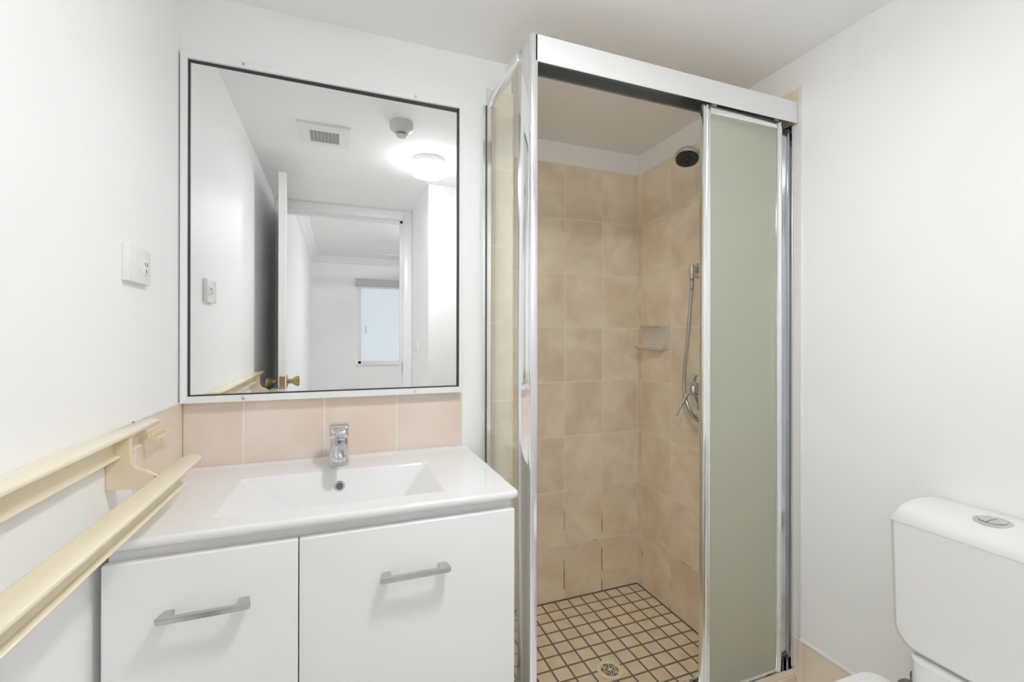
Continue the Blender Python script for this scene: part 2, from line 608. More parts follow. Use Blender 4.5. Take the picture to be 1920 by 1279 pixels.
# entry: side wall, short wall behind the camera on the right, doorway wall
b = B(); prism(b, [(XE, YD - 0.05), (XE + 0.09, YD - 0.05), (XE + 0.09, YE - 0.09), (XRP + 0.1, YE - 0.09), (XRP + 0.1, YE), (XE, YE)], 2, 0, HC); struct('wall_entry', b, paint)
DX0, DX1, DZ = -0.333, 0.420, 2.032       # rebate of the doorway
b = B()
box(b, XL - 0.1, DX0 - 0.02, YD - 0.11, YD - 0.012, 0, HC)
box(b, DX1 + 0.02, XE + 0.1, YD - 0.11, YD - 0.012, 0, HC)
box(b, DX0 - 0.02, DX1 + 0.02, YD - 0.11, YD - 0.012, DZ + 0.02, HC)
struct('wall_front', b, paint)
# door frame: jamb with stop, architrave
b = B()
for x0, x1 in ((DX0 - 0.02, DX0), (DX1, DX1 + 0.02)):
    box(b, x0, x1, YD - 0.115, YD, 0, DZ + 0.02)
box(b, DX0, DX1, YD - 0.115, YD, DZ, DZ + 0.02)
box(b, DX0, DX0 + 0.014, YD - 0.08, YD - 0.04, 0, DZ)
box(b, DX1 - 0.016, DX1, YD - 0.08, YD - 0.04, 0, DZ)
box(b, DX0, DX1, YD - 0.08, YD - 0.04, DZ - 0.015, DZ)
struct('trim_10', b, paint_gloss)
b = B()
box(b, DX1 + 0.004, XE - 0.001, YD - 0.012, YD + 0.006, 0, HC - 0.001, 0.003)
box(b, XL - 0.002, DX0 - 0.004, YD - 0.012, YD + 0.006, 0, HC - 0.001, 0.003)
box(b, DX0 - 0.004, DX1 + 0.004, YD - 0.012, YD + 0.006, DZ + 0.004, HC - 0.001, 0.003)
struct('trim_11', b, paint_gloss)
b = B(); box(b, DX1 - 0.0015, DX1 + 0.0002, YD - 0.034, YD - 0.006, 0.945, 1.03, 0.0006, 1)
tag(finish('strike_plate', b, steel_d), 'grey metal strike plate on the right door jamb, seen in the mirror', 'strike plate')

# bedroom beyond the doorway
BZ, BY, BXL, BXR = 2.40, -4.50, -0.365, 2.4
YB = YD - 0.11
b = B(); box(b, BXL - 0.2, BXR + 0.2, BY - 0.2, YB, BZ, BZ + 0.08); struct('ceiling_bedroom', b, ceilm)
b = B(); box(b, BXL - 0.2, BXR + 0.2, BY - 0.2, YB, -0.06, 0.0); struct('floor_bedroom', b, carpet)
b = B(); box(b, BXL - 0.1, BXL, BY - 0.1, YB, 0, BZ); struct('wall_bedroom_left', b, paint)
b = B(); box(b, BXR, BXR + 0.1, BY - 0.1, YB, 0, BZ); struct('wall_bedroom_right', b, paint)
b = B(); box(b, XE + 0.1, BXR + 0.1, YB - 0.0, YB + 0.1, 0, BZ); box(b, BXL - 0.1, XE + 0.1, YB - 0.0, YB + 0.06, HC + 0.08, BZ); struct('wall_bedroom_near', b, paint)
WX0, WX1, WZ0, WZ1 = 0.285, 1.10, 0.80, 2.00
b = B()
box(b, BXL - 0.1, WX0, BY - 0.1, BY, 0, BZ); box(b, WX1, BXR + 0.1, BY - 0.1, BY, 0, BZ)
box(b, WX0, WX1, BY - 0.1, BY, 0, WZ0); box(b, WX0, WX1, BY - 0.1, BY, WZ1, BZ)
struct('wall_bedroom_far', b, paint)
# cove cornice round the bedroom ceiling
b = B()
cov = [(0, 0), (0.09, 0), (0.086, -0.012), (0.05, -0.03), (0.03, -0.05), (0.012, -0.086), (0, -0.09)]
prism(b, [(BXL + p, BZ + q) for p, q in cov], 1, BY, YB)
prism(b, [(BY + p, BZ + q) for p, q in cov], 0, BXL, BXR)
struct('trim_12', b, ceilm, sharp=50)
# window
b = B()
for x0, x1, z0, z1 in ((WX0, WX0 + 0.045, WZ0, WZ1), (WX1 - 0.045, WX1, WZ0, WZ1), (WX0, WX1, WZ0, WZ0 + 0.04), (WX0, WX1, WZ1 - 0.04, WZ1)):
    box(b, x0, x1, BY - 0.06, BY + 0.004, z0, z1, 0.003)
win = struct('window_1', b, paint_gloss)
b = B(); box(b, WX0 + 0.03, WX1 - 0.03, BY - 0.05, BY - 0.044, WZ0 + 0.03, WZ1 - 0.03)
finish('window_pane', b, windowglass, win)
b = B(); box(b, WX0 - 0.02, WX1 + 0.02, BY - 0.02, BY + 0.03, WZ0 - 0.025, WZ0, 0.004)
finish('window_sill', b, paint_gloss, win)
b = B(); box(b, WX0 + 0.11, WX0 + 0.118, BY - 0.044, BY - 0.036, 1.27, 1.37, 0.002)
finish('window_catch', b, steel_d, win)

# ================================================================== DOOR (open, seen in the mirror)
dl = Matrix.Translation((-0.348, YD + 0.012, 0)) @ Matrix.Rotation(-math.atan2(0.068, 0.785), 4, 'Z')


def xf(bm, m):
    bmesh.ops.transform(bm, matrix=m, verts=bm.verts[:])


DL = 0.788
b = B(); box(b, 0.0, 0.035, 0.0, DL, 0.012, 2.008, 0.0015, 1); xf(b, dl)
door = struct('door_1', b, paint_gloss)
for s, x in ((-1, 0.0), (1, 0.035)):
    b = B()
    lathe(b, [(0.0, 0.0), (0.032, 0.0), (0.032, 0.004), (0.018, 0.008), (0.012, 0.011), (0.0115, 0.024), (0.013, 0.028), (0.022, 0.040), (0.0265, 0.052), (0.0265, 0.056), (0.022, 0.060), (0.0, 0.061)],
          (x, DL - 0.062, 0.982), (s, 0, 0), 32)
    xf(b, dl)
    finish('door_knob', b, brass, door)
b = B(); box(b, 0.005, 0.030, DL - 0.0005, DL + 0.0015, 0.952, 1.012, 0.0005, 1)
box(b, 0.012, 0.023, DL, DL + 0.009, 0.972, 0.992, 0.002, 2); xf(b, dl)
finish('latch_plate', b, brass, door)

# ================================================================== VANITY
cab = thing('vanity_cabinet', 'white two-door vanity cabinet with slim grey bow handles under the basin', 'cabinet', (-0.006, 1.16, 0))
CX0, CX1 = -0.3690, 0.3560
CF = 0.950
b = B()
box(b, CX0, CX0 + 0.016, CF + 0.001, D1 - 0.004, 0.10, 0.8455, 0.0006, 1)
box(b, CX1 - 0.016, CX1, CF + 0.001, D1 - 0.004, 0.10, 0.8455, 0.0006, 1)
box(b, CX0 + 0.016, CX1 - 0.016, CF + 0.0015, CF + 0.018, 0.790, 0.8455)
box(b, CX0 + 0.016, CX1 - 0.016, CF + 0.02, D1 - 0.004, 0.10, 0.116)
box(b, CX0 + 0.016, CX1 - 0.016, D1 - 0.02, D1 - 0.004, 0.116, 0.79)
finish('carcass', b, laminate_edge, cab)
b = B(); box(b, CX0 + 0.01, CX1 - 0.01, CF + 0.05, CF + 0.066, 0.0, 0.10); finish('kickboard', b, laminate, cab)


def bow_handle(x0, x1, zc, yd, parent):
    """flat strip handle: two tapered feet and a thin bar across their ends"""
    bm = B()
    out = yd - 0.030
    t = 0.0045
    poly = [(x0 + 0.006, yd + 0.0005), (x0 + 0.022, yd + 0.0005), (x0 + 0.022, out + 0.0095), (x1 - 0.022, out + 0.0095), (x1 - 0.022, yd + 0.0005), (x1 - 0.006, yd + 0.0005),
            (x1, out + 0.006), (x1 - 0.002, out + 0.002), (x1 - 0.008, out), (x0 + 0.008, out), (x0 + 0.002, out + 0.002), (x0, out + 0.006)]
    prism(bm, poly, 2, zc - t, zc + t)
    bmesh.ops.bevel(bm, geom=[e for e in bm.edges if abs(e.verts[0].co.z - e.verts[1].co.z) < 1e-6], offset=0.0008, segments=2, affect='EDGES')
    return finish('handle', bm, nickel, parent)


for x0, x1, h0, h1 in ((-0.3725, -0.0772, -0.292, -0.1515), (-0.0752, 0.3595, 0.0695, 0.2105)):
    b = B(); box(b, x0, x1, CF - 0.018, CF, 0.105, 0.8235, 0.003, 3)
    d = finish('door', b, laminate, cab)
    bow_handle(h0, h1, 0.7290, CF - 0.018, d)

# basin top as one ceramic piece
BX0, BX1, BY0, BY1 = -0.3800, 0.3712, 0.929, D1 - 0.0015


def smin(a, bq, k):
    h = max(k - abs(a - bq), 0.0) / k
    return min(a, bq) - h * h * k * 0.25


def basin_depth(x, y):
    l, r_, f, bk = x + 0.226, 0.2165 - x, y - 0.989, 1.2385 - y
    if min(l, r_, f, bk) <= 0:
        return 0.0
    d = smin(l * 0.72, r_ * 1.05, 0.012)
    d = smin(d, f * 4.0, 0.012)
    d = smin(d, bk * 1.6, 0.012)
    d = smin(d, 0.105, 0.03)
    return max(d, 0.0)


def lin(a, bq, n):
    return [a + (bq - a) * i / n for i in range(n)]


EDG = 0.007
gx = [0, .0007, .002, .004, EDG, .011, .016]
xs = [BX0 + q for q in gx] + lin(BX0 + 0.022, -0.232, 8) + lin(-0.232, 0.222, 150) + lin(0.222, BX1 - 0.02, 8) + [BX1 - q for q in reversed(gx)]
ys = [BY0 + q for q in gx] + lin(BY0 + 0.02, 0.983, 4) + lin(0.983, 1.244, 110) + lin(1.244, BY1 - 0.02, 8) + [BY1 - q for q in reversed(gx)]
b = B()
rc = 0.016
TH = 0.0165
grid = []
for y in ys:
    row = []
    for x in xs:
        ed = min(x - BX0, BX1 - x, y - BY0)
        z = ZT - basin_depth(x, y)
        # low upstand along the wall
        if y > BY1 - 0.020:
            t = min(1, (y - (BY1 - 0.020)) / 0.006)
            z += 0.004 * t * t * (3 - 2 * t)
        if ed < EDG:
            z -= EDG - math.sqrt(max(EDG ** 2 - (EDG - ed) ** 2, 0))
        px, py = x, y
        for cx, sg in ((BX0 + rc, -1), (BX1 - rc, 1)):
            uu, vv = (x - cx) * sg, (BY0 + rc) - y
            if uu > 0 and vv > 0:
                mm = max(uu, vv)
                L = math.hypot(uu, vv)
                px = cx + sg * uu * mm / L
                py = BY0 + rc - vv * mm / L
        row.append(b.verts.new((px, py, z)))
    grid.append(row)
for j in range(len(ys) - 1):
    for i in range(len(xs) - 1):
        b.faces.new((grid[j][i], grid[j][i + 1], grid[j + 1][i + 1], grid[j + 1][i]))
peri = grid[0] + [r[-1] for r in grid[1:]] + list(reversed(grid[-1][:-1])) + [r[0] for r in reversed(grid[1:-1])]
low1 = [b.verts.new((v.co.x, v.co.y, ZT - TH + 0.004)) for v in peri]
cxm, cym = (BX0 + BX1) / 2, (BY0 + BY1) / 2
low2 = [b.verts.new((cxm + (v.co.x - cxm) * 0.984, cym + (v.co.y - cym) * 0.984, ZT - TH)) for v in peri]
n = len(peri)
for A_, B_ in ((peri, low1), (low1, low2)):
    for i in range(n):
        j = (i + 1) % n
        b.faces.new((A_[i], B_[i], B_[j], A_[j]))
# underside with the bowl hanging below
ctr = [b.verts.new((cxm + (v.co.x - cxm) * 0.6, cym + (v.co.y - cym) * 0.6, ZT - TH)) for v in peri]
bot = [b.verts.new((cxm + (v.co.x - cxm) * 0.55, cym + (v.co.y - cym) * 0.55, ZT - 0.125)) for v in peri]
for A_, B_ in ((low2, ctr), (ctr, bot)):
    for i in range(n):
        j = (i + 1) % n
        b.faces.new((A_[i], B_[i], B_[j], A_[j]))
b.faces.new(bot)
basin = tag(finish('vanity_basin', b, ceramic, sharp=60), 'white ceramic basin top with a rectangular sloped bowl on the vanity cabinet', 'basin')
# overflow ring on the back slope of the bowl
ony = 1.2385 - 0.0215
onz = ZT - basin_depth(-0.006, ony)
nrm = Vector((0, -1.6, 1.0)).normalized()
b = B(); lathe(b, [(0.0085, -0.002), (0.0085, 0.0015), (0.0100, 0.0028), (0.0122, 0.0028), (0.0135, 0.001), (0.0135, -0.003), (0.0085, -0.003)], (-0.006, ony, onz), nrm, 36)
finish('overflow_ring', b, chrome, basin)
b = B(); lathe(b, [(0.0086, 0.0), (0.0086, 0.0004), (0.0, 0.0004)], (-0.006, ony, onz), nrm, 24)
finish('overflow_hole', b, darkgrey, basin)
b = B(); lathe(b, [(0.022, -0.001), (0.022, 0.002), (0.018, 0.004), (0.0, 0.004)], (-0.02, 1.115, ZT - basin_depth(-0.02, 1.115)), (0, 0, 1), 32)
finish('waste_plug', b, chrome, basin)

# tap
TX, TY = -0.0072, 1.290
tap = thing('basin_tap', 'chrome single-lever mixer tap on the back of the basin', 'tap', (TX, TY, ZT))
b = B()
rings = []
for z, rx, ry, dy in ((0.0005, 0.0255, 0.0250, 0), (0.004, 0.0255, 0.0250, 0), (0.012, 0.0250, 0.0240, 0), (0.030, 0.0242, 0.0230, 0), (0.052, 0.0238, 0.0225, 0), (0.072, 0.0236, 0.0220, 0.001), (0.082, 0.021, 0.020, 0.001)):
    rings.append([(TX + rx * math.cos(2 * PI * k / 40), TY + dy + ry * math.sin(2 * PI * k / 40), ZT + z) for k in range(40)])
loft(b, rings)
finish('body', b, chrome, tap, sharp=50)
b = B()
sp_ = smooth_path([(TX, TY - 0.005, ZT + 0.050), (TX, TY - 0.040, ZT + 0.058), (TX, TY - 0.075, ZT + 0.058), (TX, TY - 0.098, ZT + 0.050), (TX, TY - 0.106, ZT + 0.040)], 6)
tube(b, sp_, lambda t: 0.0175 - 0.003 * t, 24)
lathe(b, [(0.0, -0.011), (0.0145, -0.006), (0.0155, 0.0), (0.0145, 0.006), (0.0, 0.011)], (TX, TY - 0.106, ZT + 0.045), (0, -0.5, 1), 24)
finish('spout', b, chrome, tap, sharp=60)
b = B(); lathe(b, [(0.0125, 0.0), (0.0125, 0.011), (0.010, 0.013), (0.0, 0.013)], (TX, TY - 0.108, ZT + 0.037), (0, -0.12, -1), 24)
finish('aerator', b, nickel, tap)
b = B()
# lever cap: rounded block, tilted down to the front, with a faceted nose
rings = []
for y, hw, zt, zb in ((0.026, 0.016, 0.092, 0.076), (0.022, 0.021, 0.099, 0.072), (0.006, 0.0235, 0.105, 0.069), (-0.020, 0.0235, 0.107, 0.069), (-0.045, 0.0225, 0.105, 0.072), (-0.062, 0.020, 0.1005, 0.077), (-0.069, 0.015, 0.096, 0.081)):
    rings.append([(TX + px * 1.06, TY + y, ZT + pz + 0.007) for px, pz in rrect(-hw, hw, zb, zt, min(0.0062, (zt - zb) * 0.45), 5)])
loft(b, rings)
finish('lever', b, chrome, tap, sharp=60)

# ================================================================== MIRROR
mir = thing('wall_mirror', 'large white-framed wall mirror with thin black inner edge above the vanity', 'mirror', (-0.017, D1, 1.03))
MX0, MX1, MZ0, MZ1 = -0.3825, 0.3475, 1.0353, 1.9260
IX0, IX1, IZ0, IZ1 = -0.3672, 0.3365, 1.0523, 1.9095
FY = 1.350
b = B()
o4 = [(MX0, MZ0), (MX1, MZ0), (MX1, MZ1), (MX0, MZ1)]
i4 = [(IX0, IZ0), (IX1, IZ0), (IX1, IZ1), (IX0, IZ1)]
BK = D1 + 0.0028
for k in range(4):
    j = (k + 1) % 4
    pts = [(o4[k], FY + 0.0012), (o4[j], FY + 0.0012), (i4[j], FY), (i4[k], FY)]
    fr = [b.verts.new((p[0], y, p[1])) for p, y in pts]
    bk = [b.verts.new((p[0], BK, p[1])) for p, y in pts]
    b.faces.new(fr); b.faces.new(bk[::-1])
    for m_ in range(4):
        q = (m_ + 1) % 4
        b.faces.new((fr[m_], bk[m_], bk[q], fr[q]))
finish('frame', b, paint_gloss, mir, smooth=False)
MT = Matrix.Translation((-0.0154, 1.3640, 1.48)) @ Matrix.Rotation(math.radians(0.30), 4, 'Z') @ Matrix.Translation((0.0154, -1.3640, -1.48))
b = B(); box(b, IX0 - 0.006, IX1 + 0.006, 1.3640, 1.3690, IZ0 - 0.006, IZ1 + 0.006); xf(b, MT)
finish('glass', b, mirm, mir, smooth=False)
b = B()
g = 0.0036
for x0, x1, z0, z1 in ((IX0 - 0.001, IX0 + g, IZ0, IZ1), (IX1 - g, IX1 + 0.001, IZ0, IZ1), (IX0, IX1, IZ0 - 0.001, IZ0 + g * 0.8), (IX0, IX1, IZ1 - g, IZ1 + 0.001)):
    box(b, x0, x1, 1.3575, 1.3670, z0, z1)
finish('gasket', b, dark, mir, smooth=False)
for sx_, sz_, mm in ((-0.243, 1.9192, nickel), (0.2025, 1.9190, plastic_g), (-0.243, 1.0438, nickel), (0.2025, 1.0438, plastic_g)):
    b = B(); lathe(b, [(0.0042, -0.002), (0.0042, 0.0006), (0.003, 0.0014), (0.0, 0.0016)], (sx_, FY, sz_), (0, -1, 0), 16)
    box(b, sx_ - 0.0028, sx_ + 0.0028, FY - 0.0018, FY - 0.001, sz_ - 0.0005, sz_ + 0.0005)
    finish('screw', b, mm, mir)

# ================================================================== POWER POINT
def outlet(name, label, cat, loc, face, w_, h_, kind):
    """face: +1 plate on the left wall facing +x, -1 facing -x"""
    x, y, z = loc
    t = thing(name, label, cat, loc)
    s = face
    pt = 0.0115 if kind == 'socket' else 0.009

    def bx(bm, d0, d1, y0, y1, z0, z1, bev=0.0, seg=2):
        xa, xb = sorted((x + s * d0, x + s * d1))
        box(bm, xa, xb, y + y0, y + y1, z + z0, z + z1, bev, seg)
    bm = B(); bx(bm, 0.0, pt, -w_ / 2, w_ / 2, -h_ / 2, h_ / 2, 0.0018, 3)
    finish('plate', bm, plastic_w, t)
    if kind == 'socket':
        bm = B(); lathe(bm, [(0.0085, 0.0), (0.0085, 0.0012), (0.0078, 0.0022), (0.0, 0.003)], (x + s * pt, y - 0.004, z + 0.001), (s, 0, 0), 24, sx=0.75, sy=1.25)
        finish('rocker_switch', bm, plastic_w, t)
        bm = B(); bx(bm, pt - 0.001, pt + 0.0022, 0.010, 0.034, -0.017, 0.015, 0.001, 2)
        fc = finish('socket_face', bm, plastic_w, t)
        bm = B()
        for dy, dz, an in ((-0.0052, 0.005, 28), (0.0052, 0.005, -28), (0, -0.009, 0)):
            q = B()
            box(q, -0.0006, 0.0006, -0.0009, 0.0009, -0.004, 0.004)
            xf(q, Matrix.Translation((x + s * (pt + 0.0022), y + 0.022 + dy, z + dz)) @ Matrix.Rotation(math.radians(an), 4, 'X'))
            me = bpy.data.meshes.new('tmp'); q.to_mesh(me); q.free(); bm.from_mesh(me); bpy.data.meshes.remove(me)
        finish('pin_slots', bm, darkgrey, fc)
    else:
        bm = B(); bx(bm, pt - 0.001, pt + 0.003, -0.007, 0.007, -0.011, 0.011, 0.001, 2)
        finish('rocker_switch', bm, plastic_w, t)
    return t


outlet('power_outlet', 'white power outlet with single switch on the left wall beside the mirror', 'power outlet', (XL - 0.003, 1.0945, 1.3450), 1, 0.104, 0.070, 'socket')
outlet('light_switch', 'white light switch on the entry side wall, seen in the mirror by the door frame', 'light switch', (XE, -0.290, 1.143), -1, 0.116, 0.070, 'switch')

# ================================================================== CREAM DOUBLE TOWEL RAIL
rack = thing('towel_rack', 'cream plastic two-tier towel rail with toothbrush holder on the left wall', 'towel rail', (XL, 0.65, 0.934))
WX = XL - 0.003


def rail(name, xb, zt, y0, y1):
    """long strip: flat top flange with a rounded front edge, set-back web, small bottom lip. xb: back edge."""
    bm = B()
    W = 0.0400
    plan = [(xb, y1), (xb + 0.006, y1 + 0.001), (xb + 0.026, y1 - 0.016), (xb + W - 0.004, y1 - 0.030), (xb + W, y1 - 0.040),
            (xb + W, y0 + 0.040), (xb + W - 0.004, y0 + 0.030), (xb + 0.026, y0 + 0.016), (xb + 0.006, y0 - 0.001), (xb, y0)]
    prism(bm, plan, 2, zt - 0.0075, zt)
    bmesh.ops.bevel(bm, geom=[e for e in bm.edges if abs(e.verts[0].co.z - e.verts[1].co.z) < 1e-6], offset=0.0028, segments=4, profile=0.5, affect='EDGES')
    q = B()
    prof = [(xb + 0.006, zt - 0.004), (xb + 0.0115, zt - 0.004), (xb + 0.0110, zt - 0.036), (xb + 0.0135, zt - 0.0405), (xb + 0.0205, zt - 0.0415), (xb + 0.0225, zt - 0.0435),
            (xb + 0.0205, zt - 0.0455), (xb + 0.010, zt - 0.0455), (xb + 0.006, zt - 0.042)]
    prism(q, prof, 1, y0 + 0.070, y1 - 0.075)
    me = bpy.data.meshes.new('rail_web'); q.to_mesh(me); q.free(); bm.from_mesh(me); bpy.data.meshes.remove(me)
    return finish(name, bm, cream, rack, sharp=40)


rail('upper_rail', WX + 0.0005, 1.0360, 0.170, 1.145)
rail('lower_rail', -0.3140, 0.9530, 0.165, 1.150)
for yb in (0.981, 0.330):
    b = B()
    poly = [(WX, 0.934), (-0.312, 0.9335), (-0.297, 0.9290), (-0.297, 0.9480), (-0.310, 0.9490), (-0.315, 0.9545), (-0.328, 0.9640), (-0.338, 0.9665), (-0.3440, 0.9690), (-0.3485, 0.9740), (-0.3500, 0.9810), (-0.3515, 0.996), (-0.3515, 1.0300), (WX, 1.0300)]
    prism(b, poly, 1, yb, yb + 0.013)
    bmesh.ops.bevel(b, geom=[e for e in b.edges if abs(e.verts[0].co.y - e.verts[1].co.y) < 1e-5], offset=0.0016, segments=2, affect='EDGES')
    finish('bracket', b, cream_d, rack, sharp=40)
# toothbrush holder: thin shelf with four holes past the end of the upper rail
b = B()
hz0, hz1 = 0.9925, 0.9975
hy0, hy1, hx0, hx1 = 1.108, 1.222, WX, -0.352
ncol = 4
holes = [(hx0 + 0.019, hy0 + 0.030 + 0.0205 * k) for k in range(ncol)]
outer = [(hx0, hy0), (hx1 - 0.006, hy0), (hx1, hy0 + 0.006), (hx1, hy1 - 0.010), (hx1 - 0.010, hy1), (hx0, hy1)]
# split into strips between the holes
cuts = [hy0] + [h[1] + s * 0.0075 for h in holes for s in (-1, 1)] + [hy1]
box(b, hx0, hx1, cuts[0], cuts[1], hz0, hz1)
for k in range(ncol):
    box(b, hx0, hx0 + 0.011, cuts[1 + 2 * k], cuts[2 + 2 * k], hz0, hz1)
    box(b, hx0 + 0.027, hx1, cuts[1 + 2 * k], cuts[2 + 2 * k], hz0, hz1)
    box(b, hx0, hx1, cuts[2 + 2 * k], cuts[3 + 2 * k], hz0, hz1)
box(b, hx0, hx0 + 0.0055, hy0 - 0.05, hy1 - 0.004, hz0 - 0.002, hz1 + 0.010, 0.001, 1)
finish('toothbrush_holder', b, cream_d, rack)

# ================================================================== SHOWER SCREEN
scr = thing('shower_screen', 'chrome and white framed shower screen with clear side panel and sliding door', 'shower screen', (0.9, SF, 0.128))
ZH0, ZH1 = 1.8880, 1.9550
# header: fascia, top, back fascia, open below (a dark track)
b = B()
HX0, HX1 = 0.4450, XR - 0.0005
box(b, HX0, HX1, SF, SF + 0.003, ZH0, ZH1, 0.0008, 1)
box(b, HX0 + 0.003, HX1, SF + 0.003, SF + 0.062, ZH1 - 0.004, ZH1 - 0.001)
finish('header', b, alum_w, scr)
b = B()
box(b, HX0 + 0.004, HX1, SF + 0.059, SF + 0.062, ZH0, ZH1 - 0.004)
box(b, HX0 + 0.004, HX1, SF + 0.030, SF + 0.0325, ZH0 + 0.02, ZH1 - 0.004)
box(b, HX0 + 0.004, HX1, SF + 0.0035, SF + 0.059, ZH0 + 0.040, ZH0 + 0.043)
box(b, HX0 + 0.004, HX1, SF + 0.0565, SF + 0.0595, ZH0 - 0.001, ZH0 + 0.003)
finish('header_track', b, track_m, scr)
# corner post
b = B()
box(b, PX, PX + 0.020, SF, SF + 0.016, 0.128, ZH1 + 0.001, 0.0025, 3)
box(b, PX + 0.0005, PX + 0.018, SF + 0.014, SF + 0.086, 0.128, ZH1, 0.002, 2)
finish('corner_post', b, alum, scr)
# wall channel of the side panel
b = B()
box(b, PX - 0.0195, PX - 0.010, D1 - 0.022, D1 + 0.0025, 0.128, 1.9380, 0.001, 1)
box(b, PX - 0.004, PX + 0.010, D1 - 0.022, D1 + 0.0025, 0.128, 1.9380, 0.001, 1)
finish('wall_channel', b, alum, scr)
b = B(); box(b, PX - 0.010, PX - 0.004, D1 - 0.021, D1, 0.128, 1.9375)
finish('channel_seal', b, darkgrey, scr)
# top and bottom rails of the side panel
b = B(); box(b, PX - 0.002, PX + 0.014, SF + 0.086, D1 - 0.0205, 1.9330, 1.9585, 0.0015, 2); finish('side_top_rail', b, alum, scr)
b = B(); box(b, PX - 0.002, PX + 0.014, SF + 0.086, D1 - 0.0205, 0.1285, 0.152, 0.0015, 2); finish('side_bottom_rail', b, alum, scr)
b = B(); box(b, PX + 0.002, PX + 0.0065, SF + 0.085, D1 - 0.012, 0.150, 1.9345)
finish('side_glass', b, glass, scr, smooth=False)
# right-hand wall jamb: deep open channel
b = B()
box(b, XR - 0.0075, XR - 0.0005, 1.0300, 1.0930, 0.130, ZH0 - 0.0005, 0.001, 1)
box(b, XR - 0.046, XR - 0.0075, 1.0890, 1.0930, 0.130, ZH0 - 0.0005, 0.0008, 1)
box(b, XR - 0.046, XR - 0.0075, 1.0590, 1.0615, 0.130, ZH0 - 0.0005, 0.0008, 1)
lathe(b, [(0.0, 0.0), (0.005, 0.0), (0.005, ZH0 - 0.132), (0.0, ZH0 - 0.132)], (XR - 0.027, 1.0610, 0.131), (0, 0, 1), 20)
finish('wall_jamb', b, chrome, scr)
# bottom track
b = B()
box(b, PX + 0.020, XR - 0.001, SF + 0.006, SF + 0.078, 0.1285, 0.1335, 0.001, 1)
box(b, PX + 0.020, XR - 0.001, SF + 0.006, SF + 0.009, 0.1335, 0.150)
box(b, PX + 0.020, XR - 0.001, SF + 0.042, SF + 0.045, 0.1335, 0.156)
box(b, PX + 0.020, XR - 0.001, SF + 0.075, SF + 0.078, 0.1335, 0.160)
finish('bottom_track', b, alum, scr)


def panel(name, x0, x1, y0, y1, z0, z1, st, st2, gmat, label=None):
    bm = B()
    yc = (y0 + y1) / 2
    for xa, xb in ((x0, x0 + st), (x1 - st2, x1)):
        box(bm, xa, xb, y0, y1, z0, z1, 0.002, 2)
        box(bm, (xa + xb) / 2 - 0.002, (xa + xb) / 2 + 0.002, y0 - 0.0018, y0 + 0.001, z0, z1, 0.0008, 1)
    box(bm, x0 + st, x1 - st2, y0 + 0.002, y1 - 0.002, z1 - 0.022, z1, 0.0015, 2)
    box(bm, x0 + st, x1 - st2, y0 + 0.002, y1 - 0.002, z0, z0 + 0.022, 0.0015, 2)
    o = finish(name, bm, alum, scr)
    if label:
        o['label'] = label
    bm = B(); box(bm, x0 + st - 0.004, x1 - st2 + 0.004, yc - 0.0025, yc + 0.0025, z0 + 0.018, z1 - 0.018)
    finish('door_glass', bm, gmat, o, smooth=False)
    return o


dr = panel('sliding_door', 0.9825, 1.3005, 1.0270, 1.0445, 0.1400, 1.8870, 0.0275, 0.0205, frost, 'sliding door pushed to the right, frosted green glass in bright aluminium')
fx = panel('fixed_door_panel', 1.0240, 1.3130, 1.0640, 1.0760, 0.1380, 1.8860, 0.0140, 0.0140, glass, 'fixed clear glass panel behind the sliding door')
for xr_ in (1.03, 1.285):
    b = B(); lathe(b, [(0.0, 0.0), (0.009, 0.0), (0.009, 0.006), (0.0, 0.006)], (xr_, 1.033, 1.895), (0, 1, 0), 20)
    box(b, xr_ - 0.006, xr_ + 0.006, 1.0345, 1.0375, 1.8865, 1.898)
    finish('roller', b, plastic_g, dr)

# ================================================================== SHOWER FITTINGS ON THE RIGHT WALL
# wall outlet elbow
el = thing('hose_outlet', 'round chrome wall outlet where the hose joins the shower wall', 'hose outlet', (XR, 1.4350, 1.478))
b = B(); lathe(b, [(0.0, -0.001), (0.031, -0.001), (0.031, 0.004), (0.027, 0.009), (0.012, 0.012), (0.0115, 0.034), (0.0, 0.034)], (XR, 1.4350, 1.478), (-1, 0, 0), 36)
finish('flange', b, nickel, el)
b = B()
lathe(b, [(0.0, -0.014), (0.0115, -0.013), (0.0125, 0.0), (0.0125, 0.018), (0.011, 0.026), (0.0095, 0.028), (0.0095, 0.040), (0.0, 0.040)], (XR - 0.040, 1.4350, 1.483), (0, 0, -1), 28)
finish('elbow', b, chrome, el)
# rail
SRX, SRY = 1.300, 1.283
rl = thing('shower_rail', 'chrome riser rail with round knobs behind the sliding door', 'shower rail', (SRX, SRY, 1.2))
b = B(); tube(b, [(SRX, SRY, 1.185), (SRX, SRY, 1.86)], 0.0095, 18); finish('riser', b, chrome, rl)
for zz in (1.215, 1.800):
    b = B()
    lathe(b, [(0.0, 0), (0.018, 0), (0.018, 0.004), (0.011, 0.010), (0.011, 0.055), (0.0135, 0.058), (0.0135, 0.068), (0.0, 0.070)], (XR - 0.0002, SRY, zz), (-1, 0, 0), 24)
    finish('bracket', b, nickel, rl)
    b = B(); lathe(b, [(0.0, 0.0), (0.010, 0.0), (0.016, 0.010), (0.016, 0.018), (0.010, 0.024), (0.0, 0.025)], (SRX - 0.012, SRY + 0.002, zz), (-0.82, 0.57, 0), 24)
    finish('cap', b, nickel, rl)
b = B()
lathe(b, [(0.0, -0.024), (0.016, -0.024), (0.017, 0.0), (0.016, 0.024), (0.0, 0.024)], (SRX, SRY, 1.690), (0, 0, 1), 24)
tube(b, [(SRX, SRY, 1.690), (SRX - 0.035, SRY - 0.012, 1.705)], 0.013, 18)
finish('slider', b, nickel, rl)
